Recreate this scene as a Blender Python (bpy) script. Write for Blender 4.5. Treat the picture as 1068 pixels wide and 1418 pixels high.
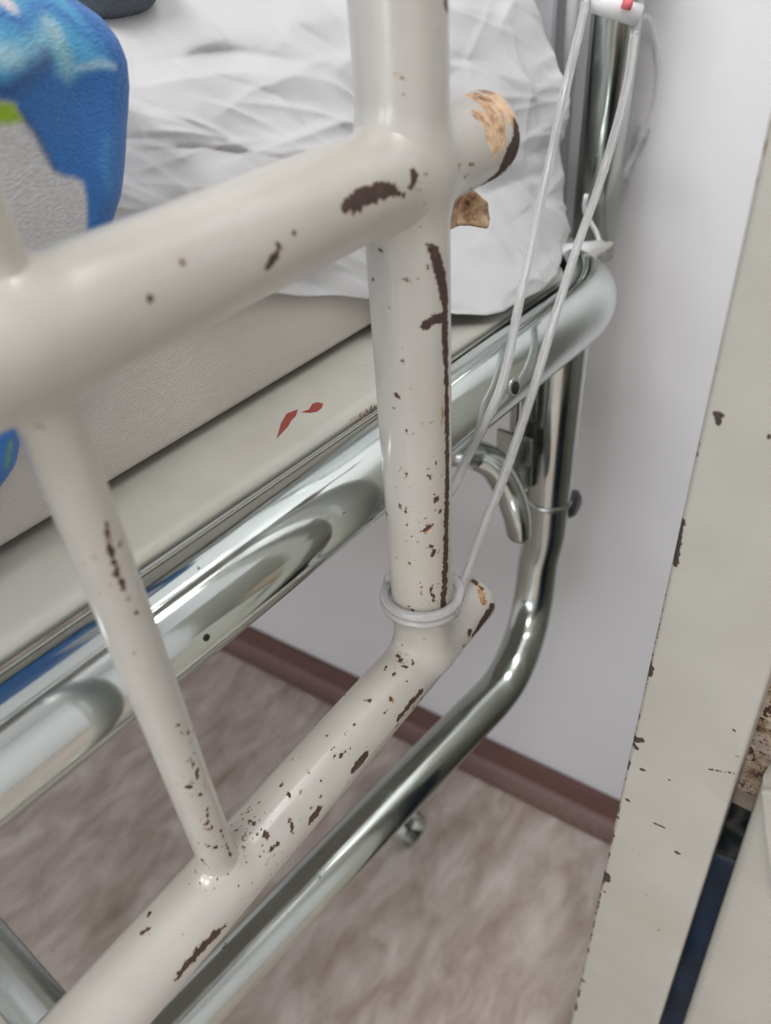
import bpy, math, random
import numpy as np
from mathutils import Vector, Matrix, noise
random.seed(7)
for o in list(bpy.data.objects): bpy.data.objects.remove(o)
scn = bpy.context.scene
# ------------------------------------------------------------------ calibration
# Modelling units ("rel"): x right, y away, z up, origin at the lens; S turns them to metres.
S = 0.86; FLOOR = -1.158; H = -FLOOR * S
F, CX, CY = 1060.0, 534.0, 709.0
def nrm(a): a = np.array(a, float); return a / np.linalg.norm(a)
def camd(u, v): return np.array([u - CX, -(v - CY), -F])
Zc = -nrm(camd(635, 2050)); Yc = camd(1569, -205); Yc = nrm(Yc - Yc.dot(Zc) * Zc); Xc = np.cross(Yc, Zc)
RW = np.array([Xc, Yc, Zc])
def ray(u, v): return nrm(RW @ camd(u, v))
def hitp(u, v, n, k): r = ray(u, v); return r * (k / np.dot(n, r))
def ax(u, v, x): return hitp(u, v, (1, 0, 0), x)
def ay(u, v, y): return hitp(u, v, (0, 1, 0), y)
def az(u, v, z): return hitp(u, v, (0, 0, 1), z)
def hitcyl(u, v, P, D, r):
    P = np.array(P, float); D = nrm(D); w = ray(u, v)
    wp = w - w.dot(D) * D; pp = -(P - P.dot(D) * D)
    a = wp.dot(wp); b = 2 * wp.dot(pp); c = pp.dot(pp) - r * r
    disc = b * b - 4 * a * c
    t = (-b - math.sqrt(disc)) / (2 * a) if disc > 0 else -b / (2 * a)
    return w * t
def W(p): return Vector((p[0] * S, p[1] * S, p[2] * S + H))
# ------------------------------------------------------------------ camera
cam = bpy.data.cameras.new('camera'); co = bpy.data.objects.new('camera', cam); scn.collection.objects.link(co)
m = Matrix(((RW[0][0], RW[0][1], RW[0][2], 0), (RW[1][0], RW[1][1], RW[1][2], 0), (RW[2][0], RW[2][1], RW[2][2], H), (0, 0, 0, 1)))
co.matrix_world = m
cam.sensor_fit = 'VERTICAL'; cam.sensor_height = 36; cam.lens = F / 1418 * 36
cam.clip_start = 0.01
cam.dof.use_dof = True; cam.dof.focus_distance = 0.345; cam.dof.aperture_fstop = 8.2
scn.camera = co
# ------------------------------------------------------------------ world, lights, exposure
wd = bpy.data.worlds.new('world'); scn.world = wd; wd.use_nodes = True
bg = wd.node_tree.nodes['Background']; bg.inputs[0].default_value = (0.80, 0.88, 1.0, 1); bg.inputs[1].default_value = 1.5
scn.view_settings.view_transform = 'Standard'; scn.view_settings.look = 'None'
scn.view_settings.exposure = -0.27; scn.view_settings.gamma = 1.0; scn.view_settings.use_curve_mapping = False
def area(name, loc, target, sx, sy, power, col):
    l = bpy.data.lights.new(name, 'AREA'); l.shape = 'RECTANGLE'; l.size = sx; l.size_y = sy; l.energy = power; l.color = col
    o = bpy.data.objects.new(name, l); scn.collection.objects.link(o); o.location = loc
    o.rotation_euler = (Vector(target) - Vector(loc)).to_track_quat('-Z', 'Y').to_euler(); return o
area('window_daylight', (-0.2, -2.42, 1.30), (-0.2, 0, 0.7), 1.5, 1.4, 40, (0.93, 0.96, 1.0))
area('ceiling_lamp_light', (-0.1, -0.75, 2.52), (-0.1, -0.75, 0), 1.15, 0.28, 27, (1.0, 0.98, 0.96))
area('bed_lamp_light', (0.12, 0.46, 1.80), (0.12, 0.52, 0.5), 0.6, 0.08, 3.6, (1.0, 0.98, 1.0))
# ------------------------------------------------------------------ node helpers
def newmat(name):
    mt = bpy.data.materials.new(name); mt.use_nodes = True; nt = mt.node_tree; return mt, nt, nt.nodes['Principled BSDF']
def N(nt, t, **kw):
    n = nt.nodes.new(t)
    for k, v in kw.items():
        if k in n.inputs: n.inputs[k].default_value = v
        else: setattr(n, k, v)
    return n
def L(nt, a, b): nt.links.new(a, b)
def ramp(nt, fac, stops, interp='LINEAR'):
    r = nt.nodes.new('ShaderNodeValToRGB'); r.color_ramp.interpolation = interp
    while len(r.color_ramp.elements) < len(stops): r.color_ramp.elements.new(0.5)
    for e, (p, c) in zip(r.color_ramp.elements, stops): e.position = p; e.color = (c[0], c[1], c[2], 1)
    L(nt, fac, r.inputs[0]); return r
def mix(nt, fac, a, b):
    n = nt.nodes.new('ShaderNodeMix'); n.data_type = 'RGBA'
    for s, v in ((0, fac), (6, a), (7, b)):
        if hasattr(v, 'is_output'): L(nt, v, n.inputs[s])
        elif s == 0: n.inputs[0].default_value = v
        else: n.inputs[s].default_value = (*v, 1)
    return n.outputs[2]
def math_(nt, op, a, b=None, clamp=False):
    n = nt.nodes.new('ShaderNodeMath'); n.operation = op; n.use_clamp = clamp
    for i, v in enumerate((a, b)):
        if v is None: continue
        if hasattr(v, 'is_output'): L(nt, v, n.inputs[i])
        else: n.inputs[i].default_value = v
    return n.outputs[0]
def noise_(nt, scale, detail=4, rough=0.55, vec=None, dist=0.0):
    n = N(nt, 'ShaderNodeTexNoise', Scale=scale, Detail=detail, Roughness=rough, Distortion=dist)
    if vec is None:
        g = nt.nodes.new('ShaderNodeNewGeometry'); vec = g.outputs['Position']
    L(nt, vec, n.inputs['Vector']); return n.outputs['Fac']
def stretched(nt, sc, rot=(0, 0, 0)):
    g = nt.nodes.new('ShaderNodeNewGeometry'); mp = nt.nodes.new('ShaderNodeMapping')
    mp.inputs['Scale'].default_value = sc; mp.inputs['Rotation'].default_value = rot
    mp.vector_type = 'TEXTURE' if False else 'POINT'
    L(nt, g.outputs['Position'], mp.inputs['Vector']); return mp.outputs[0]
def bump(nt, bs, h, strength=0.3, dist=0.001, prev=None):
    b = nt.nodes.new('ShaderNodeBump'); b.inputs['Strength'].default_value = strength; b.inputs['Distance'].default_value = dist
    L(nt, h, b.inputs['Height'])
    if prev is not None: L(nt, prev, b.inputs['Normal'])
    if bs is not None: L(nt, b.outputs[0], bs.inputs['Normal'])
    return b.outputs[0]
def plain(name, col, rough=0.5, metal=0.0, nscale=40, var=0.08, bumpd=0.0005, coat=0.0):
    mt, nt, bs = newmat(name)
    f = noise_(nt, nscale)
    c = ramp(nt, f, [(0.3, [x * (1 - var) for x in col]), (0.7, [min(1, x * (1 + var)) for x in col])])
    L(nt, c.outputs[0], bs.inputs['Base Color']); bs.inputs['Roughness'].default_value = rough; bs.inputs['Metallic'].default_value = metal
    bs.inputs['Coat Weight'].default_value = coat; bs.inputs['Coat Roughness'].default_value = 0.15
    bump(nt, bs, f, 0.25, bumpd); return mt
# paint with chips: the meshes carry 'chip' and 'tan' (signed distance in mm, + inside)
def paint(name, col, chipcol=(0.062, 0.036, 0.030), tancol=(0.42, 0.235, 0.12), tan2=(0.66, 0.47, 0.30), rough=0.28, rag=2.2, speck=0.735, coat=0.35):
    mt, nt, bs = newmat(name)
    def att(n):
        a = nt.nodes.new('ShaderNodeAttribute'); a.attribute_name = n; return a.outputs['Fac']
    n1 = noise_(nt, 420, 5, 0.6); n2 = noise_(nt, 900, 4, 0.65)
    nn = math_(nt, 'SUBTRACT', math_(nt, 'ADD', n1, math_(nt, 'MULTIPLY', n2, 0.4)), 0.70)
    off = math_(nt, 'ADD', math_(nt, 'MULTIPLY', nn, rag * 2), 0.22)
    ch = math_(nt, 'ADD', att('chip'), off)
    mask = math_(nt, 'MULTIPLY', ch, 6.0, True)
    edge = math_(nt, 'MULTIPLY', math_(nt, 'ADD', ch, 0.45), 3.0, True)
    n3 = noise_(nt, 300, 4, 0.6); n4 = noise_(nt, 120, 4, 0.7)
    tn = math_(nt, 'ADD', att('tan'), math_(nt, 'MULTIPLY', math_(nt, 'SUBTRACT', n3, 0.5), rag * 2.2))
    tmask = math_(nt, 'MULTIPLY', tn, 4.0, True)
    sp = math_(nt, 'MULTIPLY', math_(nt, 'SUBTRACT', math_(nt, 'ADD', noise_(nt, 520, 2, 0.5), att('wear')), speck), 22.0, True)
    grime = noise_(nt, 30, 5, 0.6)
    base = ramp(nt, grime, [(0.3, [x * 0.93 for x in col]), (0.65, [x * 1.03 for x in col])]).outputs[0]
    yel = math_(nt, 'MULTIPLY', math_(nt, 'SUBTRACT', noise_(nt, 16, 5, 0.62), 0.49), 2.2, True)
    base = mix(nt, yel, base, (col[0] * 0.93, col[1] * 0.88, col[2] * 0.77))
    tc = ramp(nt, n4, [(0.30, (0.10, 0.045, 0.025)), (0.42, tancol), (0.55, tan2), (0.7, [min(1, x * 1.2) for x in tan2])]).outputs[0]
    c = mix(nt, tmask, base, tc)
    c = mix(nt, math_(nt, 'MULTIPLY', edge, 0.45), c, (0.40, 0.24, 0.13))
    cc = ramp(nt, n3, [(0.3, [x * 0.8 for x in chipcol]), (0.55, chipcol), (0.75, (chipcol[0] * 2.1, chipcol[1] * 1.6, chipcol[2] * 1.2))]).outputs[0]
    c = mix(nt, mask, c, cc)
    c = mix(nt, sp, c, (0.13, 0.075, 0.04))
    L(nt, c, bs.inputs['Base Color'])
    allm = math_(nt, 'MAXIMUM', mask, math_(nt, 'MAXIMUM', math_(nt, 'MULTIPLY', tmask, 0.8), sp))
    rg = math_(nt, 'ADD', math_(nt, 'MULTIPLY', allm, 0.45), rough)
    L(nt, rg, bs.inputs['Roughness'])
    L(nt, math_(nt, 'MULTIPLY', math_(nt, 'SUBTRACT', 1.0, allm), coat), bs.inputs['Coat Weight']); bs.inputs['Coat Roughness'].default_value = 0.12
    h = math_(nt, 'ADD', math_(nt, 'MULTIPLY', allm, -1.0), math_(nt, 'MULTIPLY', noise_(nt, 60, 3), 0.5))
    bump(nt, bs, h, 0.5, 0.0005)
    return mt
def chrome(name, col, rough=0.10, dirt=0.5):
    mt, nt, bs = newmat(name)
    f = noise_(nt, 9, 5, 0.6); g = noise_(nt, 260, 4, 0.6)
    c = ramp(nt, f, [(0.35, [x * 0.88 for x in col]), (0.6, col)]).outputs[0]
    pit = math_(nt, 'MULTIPLY', math_(nt, 'SUBTRACT', noise_(nt, 130, 2, 0.5), 0.735), 18.0, True)
    c = mix(nt, pit, c, (0.05, 0.05, 0.045)); L(nt, c, bs.inputs['Base Color'])
    bs.inputs['Metallic'].default_value = 1.0
    r = math_(nt, 'ADD', math_(nt, 'MULTIPLY', math_(nt, 'SUBTRACT', noise_(nt, 22, 5, 0.7), 0.45), dirt, True), rough)
    r = math_(nt, 'ADD', r, math_(nt, 'MULTIPLY', pit, 0.5)); L(nt, r, bs.inputs['Roughness'])
    bump(nt, bs, g, 0.06, 0.0002); return mt
M = {}
M['paint'] = paint('chipped_ivory_paint', (0.51, 0.49, 0.445))
M['cabinet'] = paint('chipped_cream_paint', (0.43, 0.42, 0.375), chipcol=(0.045, 0.038, 0.03), speck=0.78, rough=0.35, rag=1.2, coat=0.1)
M['ledge'] = paint('peeling_ledge_paint', (0.38, 0.31, 0.25), tancol=(.26, .17, .11), tan2=(.46, .38, .29), speck=0.66, rough=0.6, rag=3.0, coat=0)
M['platform'] = paint('platform_paint', (0.48, 0.47, 0.42), speck=0.77, rough=0.4, rag=1.2, coat=0.1)
M['red'] = plain('red_brown_scratch', (0.26, 0.05, 0.035), 0.7)
M['chrome'] = chrome('scuffed_chrome', (0.66, 0.71, 0.68))
M['chrome2'] = chrome('aged_chrome', (0.56, 0.60, 0.565), 0.15)
M['steel'] = chrome('dull_steel', (0.50, 0.53, 0.51), 0.22, 0.5)
M['black'] = plain('black_plastic', (0.03, 0.033, 0.038), 0.4)
M['hole'] = plain('dark_hole', (0.015, 0.013, 0.012), 0.8)
M['whiteplastic'] = plain('white_plastic', (0.78, 0.78, 0.78), 0.35, coat=0.2)
M['greyboard'] = plain('grey_laminate', (0.52, 0.53, 0.56), 0.45)
M['greyfabric'] = plain('grey_fabric', (0.10, 0.115, 0.14), 0.95, nscale=500, var=0.25)
M['bluebag'] = plain('navy_blue_plastic', (0.006, 0.026, 0.062), 0.45, nscale=25, var=0.4)
M['blacksheet'] = plain('black_sheet', (0.012, 0.018, 0.022), 0.3, nscale=60, var=0.4)
M['brown'] = plain('brown_vinyl', (0.165, 0.085, 0.075), 0.55, nscale=120, var=0.1)
M['brown2'] = plain('brown_vinyl_coving', (0.215, 0.125, 0.112), 0.5, nscale=120, var=0.1)
M['ceil'] = plain('ceiling_paint', (0.82, 0.82, 0.82), 0.9)
M['door'] = plain('reflection_door_paint', (0.45, 0.48, 0.44), 0.5, nscale=12)  # grey-green picked for what the chrome underside reflects
M['reflected_blue_cloth'] = plain('reflected_blue_fabric', (0.03, 0.12, 0.32), 0.9, nscale=60)
def wallmat():
    mt, nt, bs = newmat('white_wall_paint')
    f = noise_(nt, 3, 4); c = ramp(nt, f, [(0.3, (0.76, 0.755, 0.765)), (0.7, (0.80, 0.795, 0.805))]); L(nt, c.outputs[0], bs.inputs['Base Color'])
    bs.inputs['Roughness'].default_value = 0.6
    bump(nt, bs, noise_(nt, 90, 4, 0.6, stretched(nt, (1, 1, 0.6))), 0.35, 0.0015); return mt
M['wall'] = wallmat()
def floormat():
    mt, nt, bs = newmat('mottled_vinyl_floor')
    v = stretched(nt, (1.0, 0.42, 1), (0, 0, 0.25))
    f = noise_(nt, 34, 5, 0.58, v, 0.4); g = noise_(nt, 12, 3, 0.5, v)
    s = math_(nt, 'ADD', math_(nt, 'MULTIPLY', f, 0.75), math_(nt, 'MULTIPLY', g, 0.25))
    c = ramp(nt, s, [(0.32, (0.36, 0.275, 0.23)), (0.45, (0.50, 0.41, 0.36)), (0.55, (0.62, 0.535, 0.485)), (0.68, (0.74, 0.67, 0.615))]).outputs[0]
    sp = math_(nt, 'MULTIPLY', math_(nt, 'SUBTRACT', noise_(nt, 34, 2, 0.5), 0.755), 20.0, True)
    c = mix(nt, math_(nt, 'MULTIPLY', sp, 0.7), c, (0.13, 0.07, 0.05))
    L(nt, c, bs.inputs['Base Color']); bs.inputs['Roughness'].default_value = 0.42; bs.inputs['Specular IOR Level'].default_value = 0.35
    bump(nt, bs, noise_(nt, 300, 3), 0.1, 0.0004); return mt
M['floor'] = floormat()
def clothmat(name, col, weave=2600, trans=0.25):
    mt, nt, bs = newmat(name)
    f = noise_(nt, 20, 4); c = ramp(nt, f, [(0.3, [x * 0.96 for x in col]), (0.7, col)]); L(nt, c.outputs[0], bs.inputs['Base Color'])
    bs.inputs['Roughness'].default_value = 0.9; bs.inputs['Sheen Weight'].default_value = 0.15
    bump(nt, bs, noise_(nt, 170, 5, 0.6), 0.25, 0.0012); return mt
M['sheet'] = clothmat('white_cotton', (0.60, 0.60, 0.605))
def mattmat():
    mt, nt, bs = newmat('beige_woven_mattress')
    v = stretched(nt, (1, 1, 1))
    w1 = N(nt, 'ShaderNodeTexWave', Scale=330.0, Distortion=2.5, Detail=2.0); w1.bands_direction = 'Y'; L(nt, v, w1.inputs['Vector'])
    w2 = N(nt, 'ShaderNodeTexWave', Scale=230.0, Distortion=2.5, Detail=2.0); w2.bands_direction = 'Z'; L(nt, v, w2.inputs['Vector'])
    h = math_(nt, 'MULTIPLY', w1.outputs['Fac'], w2.outputs['Fac'])
    c = ramp(nt, h, [(0.0, (0.52, 0.475, 0.43)), (0.7, (0.69, 0.645, 0.60))]).outputs[0]
    st = math_(nt, 'MULTIPLY', math_(nt, 'SUBTRACT', noise_(nt, 12, 3), 0.62), 4.0, True)
    L(nt, mix(nt, math_(nt, 'MULTIPLY', st, 0.3), c, (0.50, 0.38, 0.30)), bs.inputs['Base Color'])
    bs.inputs['Roughness'].default_value = 0.95; bump(nt, bs, h, 0.4, 0.0005); return mt
M['mattress'] = mattmat()
def towelmat():
    mt, nt, bs = newmat('printed_terry')
    a = nt.nodes.new('ShaderNodeAttribute'); a.attribute_name = 'print'
    v = stretched(nt, (1, 1, 2.2), (0.6, 0, 0)); f = noise_(nt, 420, 4, 0.65, v)
    k = ramp(nt, f, [(0.3, (0.80, 0.80, 0.80)), (0.7, (1.08, 1.08, 1.08))]).outputs[0]
    mm = nt.nodes.new('ShaderNodeMix'); mm.data_type = 'RGBA'; mm.blend_type = 'MULTIPLY'; mm.inputs[0].default_value = 1
    L(nt, a.outputs['Color'], mm.inputs[6]); L(nt, k, mm.inputs[7]); L(nt, mm.outputs[2], bs.inputs['Base Color'])
    bs.inputs['Roughness'].default_value = 1.0; bs.inputs['Sheen Weight'].default_value = 0.3; bump(nt, bs, f, 0.8, 0.002); return mt
M['towel'] = towelmat()
def plastic_clear(name, tr=0.75, col=(0.93, 0.94, 0.94)):
    mt, nt, bs = newmat(name)
    f = noise_(nt, 50, 3); c = ramp(nt, f, [(0.3, [x * 0.96 for x in col]), (0.7, col)]); L(nt, c.outputs[0], bs.inputs['Base Color'])
    bs.inputs['Roughness'].default_value = 0.12; bs.inputs['Transmission Weight'].default_value = tr; bs.inputs['IOR'].default_value = 1.36; return mt
M['tubing'] = plastic_clear('clear_plastic_tubing', 0.82, (0.985, 0.985, 0.98)); M['tubing'].node_tree.nodes['Principled BSDF'].inputs['Roughness'].default_value = 0.2
M['faint'] = plain('thin_milky_plastic', (0.9, 0.9, 0.9), 0.3); M['faint'].node_tree.nodes['Principled BSDF'].inputs['Alpha'].default_value = 0.42
def emit(name, col, s):
    mt, nt, bs = newmat(name); bs.inputs['Emission Color'].default_value = (*col, 1); bs.inputs['Emission Strength'].default_value = s; return mt
M['lamp'] = emit('lamp_diffuser', (1, 0.98, 0.96), 5.0)
M['redmark'] = plain('red_mark', (0.75, 0.16, 0.18), 0.5)
# ------------------------------------------------------------------ object helpers
def tag(o, label=None, cat=None, group=None, kind=None):
    if label: o['label'] = label
    if cat: o['category'] = cat
    if group: o['group'] = group
    if kind: o['kind'] = kind
    return o
def thing(name, rel, label, cat, group=None):
    o = bpy.data.objects.new(name, None); scn.collection.objects.link(o); o.location = W(rel); o.empty_display_size = 0.02
    return tag(o, label, cat, group)
def root_of(o):
    while o.parent: o = o.parent
    return o
def mk(name, V, Fc, mat, parent=None, smooth=True, attrs=None, origin=None):
    V = np.asarray(V, float)
    Wd = V * S + np.array([0, 0, H])
    if parent is not None: o0 = np.array(root_of(parent).location)
    else:
        if origin is None: o0 = np.array([Wd[:, 0].mean(), Wd[:, 1].mean(), Wd[:, 2].min()])
        else: o0 = np.array(W(origin))
    me = bpy.data.meshes.new(name); me.from_pydata((Wd - o0).tolist(), [], [tuple(int(i) for i in f) for f in Fc]); me.update()
    for p in me.polygons: p.use_smooth = smooth
    if mat in ('paint', 'cabinet', 'ledge', 'platform'):
        attrs = dict(attrs or {})
        for kk in ('chip', 'tan'): attrs.setdefault(kk, np.full(len(V), -20.0))
    me.materials.append(M[mat] if isinstance(mat, str) else mat)
    for k, vals in (attrs or {}).items():
        vals = np.asarray(vals, float)
        if vals.ndim == 2:
            a = me.color_attributes.new(k, 'FLOAT_COLOR', 'POINT'); a.data.foreach_set('color', np.hstack([vals, np.ones((len(vals), 1))]).ravel())
        else:
            a = me.attributes.new(k, 'FLOAT', 'POINT'); a.data.foreach_set('value', vals)
    o = bpy.data.objects.new(name, me); scn.collection.objects.link(o)
    if parent is not None:
        o.parent = parent
    else: o.location = o0
    return o
def bevel(o, w, seg=2):
    b = o.modifiers.new('bevel', 'BEVEL'); b.width = w; b.segments = seg; b.limit_method = 'ANGLE'
    return o
def frames(P):
    P = np.asarray(P, float); T = np.gradient(P, axis=0); T /= np.linalg.norm(T, axis=1)[:, None]
    up = np.array([0, 0, 1.0]) if abs(T[0][2]) < 0.9 else np.array([1.0, 0, 0])
    A = np.zeros_like(P); B = np.zeros_like(P); a = np.cross(up, T[0]); a /= np.linalg.norm(a)
    for i in range(len(P)):
        a = a - a.dot(T[i]) * T[i]; a /= np.linalg.norm(a); A[i] = a; B[i] = np.cross(T[i], a)
    return P, T, A, B
def tubegeo(P, r, n=24, flat=None, caps=True, round_end=0.0, rad=None):
    P, T, A, B = frames(P); V = []; Fc = []
    m_ = len(P); rr = np.full(m_, r) if rad is None else np.asarray(rad)
    fl = 1.0 if flat is None else flat
    for i in range(m_):
        for k in range(n):
            a = 2 * math.pi * k / n; V.append(P[i] + rr[i] * (math.cos(a) * A[i] + fl * math.sin(a) * B[i]))
    for i in range(m_ - 1):
        for k in range(n):
            k2 = (k + 1) % n; Fc.append((i * n + k, i * n + k2, (i + 1) * n + k2, (i + 1) * n + k))
    if caps:
        Fc.append(tuple(range(n - 1, -1, -1))); Fc.append(tuple((m_ - 1) * n + k for k in range(n)))
    return np.array(V), Fc
def catmull(pts, step=0.006):
    pts = [np.array(p, float) for p in pts]; pts = [2 * pts[0] - pts[1]] + pts + [2 * pts[-1] - pts[-2]]; out = []
    for i in range(1, len(pts) - 2):
        p0, p1, p2, p3 = pts[i - 1:i + 3]; n = max(2, int(np.linalg.norm(p2 - p1) / step))
        for j in range(n):
            t = j / n; out.append(0.5 * ((2 * p1) + (-p0 + p2) * t + (2 * p0 - 5 * p1 + 4 * p2 - p3) * t * t + (-p0 + 3 * p1 - 3 * p2 + p3) * t ** 3))
    out.append(pts[-2]); return np.array(out)
def fillet(pts, rads, seg=14):
    pts = [np.array(p, float) for p in pts]; out = [pts[0]]
    for i in range(1, len(pts) - 1):
        a = nrm(pts[i - 1] - pts[i]); b = nrm(pts[i + 1] - pts[i]); r = rads[i - 1]
        p1 = pts[i] + a * r; p2 = pts[i] + b * r
        for j in range(seg + 1):
            t = j / seg; out.append((1 - t) ** 2 * p1 + 2 * t * (1 - t) * pts[i] + t * t * p2)
    out.append(pts[-1]); return np.array(out)
def box(name, c, s, mat, parent=None, bev=0.0, rot=None, **kw):
    c = np.array(c, float); V = []
    for i in (-1, 1):
        for j in (-1, 1):
            for k in (-1, 1): V.append(np.array([i * s[0] / 2, j * s[1] / 2, k * s[2] / 2]))
    V = np.array(V)
    if rot is not None: V = V @ np.array(rot).T
    V = V + c
    Fc = [(0, 1, 3, 2), (4, 6, 7, 5), (0, 4, 5, 1), (2, 3, 7, 6), (0, 2, 6, 4), (1, 5, 7, 3)]
    o = mk(name, V, Fc, mat, parent, smooth=False, **kw)
    if bev: bevel(o, bev)
    return o
def prism(name, poly, n, th, mat, parent=None, bev=0.0, smooth=False, **kw):
    poly = [np.array(p, float) for p in poly]; n = nrm(n) * th; k = len(poly)
    V = poly + [p + n for p in poly]
    Fc = [tuple(range(k - 1, -1, -1)), tuple(range(k, 2 * k))] + [(i, (i + 1) % k, k + (i + 1) % k, k + i) for i in range(k)]
    o = mk(name, V, Fc, mat, parent, smooth=smooth, **kw)
    if bev: bevel(o, bev)
    return o
def sdist(V, strokes):
    """signed mm value: + inside the strokes. stroke = list of (point, radius) in rel units"""
    out = np.full(len(V), -30.0)
    for st in strokes:
        if len(st) == 1: st = st + st
        for (a, ra), (b, rb) in zip(st[:-1], st[1:]):
            a = np.array(a); b = np.array(b); ab = b - a; q = ab.dot(ab)
            t = np.clip(((V - a) @ ab) / q, 0, 1) if q > 1e-12 else np.zeros(len(V))
            d = np.linalg.norm(V - a - t[:, None] * ab, axis=1)
            out = np.maximum(out, ((ra + (rb - ra) * t) - d) * S * 1000)
    return out
# ------------------------------------------------------------------ THE SETTING
nw = np.array([-0.0733, 0.9973, 0.0]); KW = 0.706          # far wall plane
def wallpt(x, z, off=0.0): return np.array([x, (KW - off - nw[0] * x) / nw[1], z])
XL, XR, YB, ZT = -2.6, 1.9, -2.9, (2.6 - H) / S
def quadbox(name, p, mat, n, th): return prism(name, p, n, th, mat)
o = quadbox('wall_far', [wallpt(XL, FLOOR), wallpt(XR, FLOOR), wallpt(XR, ZT), wallpt(XL, ZT)], 'wall', nw, 0.12); tag(o, kind='structure')
o = quadbox('wall_left', [(XL, YB, FLOOR), (XL, 0.6, FLOOR), (XL, 0.6, ZT), (XL, YB, ZT)], 'wall', (-1, 0, 0), 0.12); tag(o, kind='structure')
o = quadbox('wall_right', [(XR, YB, FLOOR), (XR, 0.9, FLOOR), (XR, 0.9, ZT), (XR, YB, ZT)], 'wall', (1, 0, 0), 0.12); tag(o, kind='structure')
o = quadbox('floor', [(XL, YB, FLOOR), (XR, YB, FLOOR), (XR, 0.9, FLOOR), (XL, 0.9, FLOOR)], 'floor', (0, 0, -1), 0.1); tag(o, kind='structure')
o = quadbox('ceiling', [(XL, YB, ZT), (XR, YB, ZT), (XR, 0.9, ZT), (XL, 0.9, ZT)], 'ceil', (0, 0, 1), 0.1); tag(o, kind='structure')
# back wall with a window opening (x -2.05..-.5, z 0..1.45)
wx0, wx1, wz0, wz1 = -1.15, 0.7, -0.55, 1.20
V = []; Fc = []
for (a, b, c, d) in ((XL, wx0, FLOOR, ZT), (wx1, XR, FLOOR, ZT), (wx0, wx1, FLOOR, wz0), (wx0, wx1, wz1, ZT)):
    k = len(V); 
    for y in (YB, YB - 0.14): V += [(a, y, c), (b, y, c), (b, y, d), (a, y, d)]
    Fc += [(k, k + 1, k + 2, k + 3), (k + 7, k + 6, k + 5, k + 4), (k, k + 4, k + 5, k + 1), (k + 1, k + 5, k + 6, k + 2), (k + 2, k + 6, k + 7, k + 3), (k + 3, k + 7, k + 4, k)]
tag(mk('wall_back', V, Fc, 'wall', smooth=False), kind='structure')
wf = tag(box('window_1', ((wx0 + wx1) / 2, YB - 0.10, wz0 + 0.02), (wx1 - wx0, 0.05, 0.04), 'whiteplastic'), kind='structure')
for (c, s) in ((((wx0 + wx1) / 2, YB - 0.10, wz1 - 0.02), (wx1 - wx0, 0.05, 0.04)), ((wx0 + 0.02, YB - 0.10, (wz0 + wz1) / 2), (0.04, 0.05, wz1 - wz0 - .08)), ((wx1 - 0.02, YB - 0.10, (wz0 + wz1) / 2), (0.04, 0.05, wz1 - wz0 - .08)), (((wx0 + wx1) / 2, YB - 0.10, (wz0 + wz1) / 2), (0.05, 0.05, wz1 - wz0 - .08))):
    box('window_frame', c, s, 'whiteplastic', wf)
dr = tag(box('reflection_door_1', (XR - 0.025, -1.6, FLOOR + 1.2), (0.05, 1.05, 2.4), 'door', bev=0.004), kind='structure')  # unseen door, added for its tint in the chrome reflections
# baseboard with coving on the floor
BH = 0.040
tag(quadbox('baseboard_far', [wallpt(XL, FLOOR + 0.022, 0.012), wallpt(XR, FLOOR + 0.022, 0.012), wallpt(XR, FLOOR + BH + 0.022, 0.012), wallpt(XL, FLOOR + BH + .022, 0.012)], 'brown', nw, 0.0115), kind='structure')
pr = []
for j in range(9):
    a = j / 8 * math.pi / 2; pr.append((0.012 + 0.030 * (1 - math.sin(a)) , 0.002 + 0.020 * (1 - math.cos(a))))
V = []; Fc = []
for off, z in pr: V += [wallpt(XL, FLOOR + z, off), wallpt(XR, FLOOR + z, off)]
for j in range(8): Fc.append((2 * j, 2 * j + 1, 2 * j + 3, 2 * j + 2))
tag(mk('trim_1', V, Fc, 'brown2'), kind='structure')
# ------------------------------------------------------------------ CHIPPED WHITE RAILING
XF = -0.182; RT = 0.0172; RS = 0.0087
ZTR, ZBR, YP = -0.079, -0.352, 0.250
rail = thing('bed_side_rail', (XF, -0.78, FLOOR), 'ivory painted tubular side rail with brown paint chips, in front of the chrome bed', 'bed rail')
ends = dict(top=0.312, bot=0.309)
tubes = dict(top=((XF, ends['top'], ZTR), (0, -1, 0), RT + 0.0006), bot=((XF, ends['bot'], ZBR), (0, -1, 0), RT), post=((XF, YP, 0), (0, 0, 1), RT), spin=((XF, 0.0840, 0), (0, 0, 1), RS))
def cyld(V, P, D, r):
    D = nrm(D); q = V - np.array(P); return np.linalg.norm(q - (q @ D)[:, None] * D, axis=1) - r
def blend(V, own, others, k):
    """push vertices outwards near the other tubes: welded, paint-filled joints"""
    P, D, r = own; D = nrm(D); q = V - np.array(P); rad = q - (q @ D)[:, None] * D; rn = rad / np.maximum(np.linalg.norm(rad, axis=1), 1e-9)[:, None]
    out = V.copy()
    for ot, lo, hi, axis in others:
        d2 = cyld(V, *ot); t = np.clip(1 - np.clip(d2, 0, None) / k, 0, 1); 
        inside = d2 < 0
        w = np.where((V[:, axis] >= lo) & (V[:, axis] <= hi), 1.0, 0.0)
        out += rn * (k * 0.25 * t ** 2 * w)[:, None]
    return out
def px_strokes(lst, cyl):
    P, D, r = cyl; out = []
    for st in lst:
        s = []
        for (u, v, rp) in st:
            p = hitcyl(u, v, P, D, r); dep = np.dot(p, RW @ np.array([0, 0, -1.0])); s.append((p, rp * dep / F))
        out.append(s)
    return out
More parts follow.
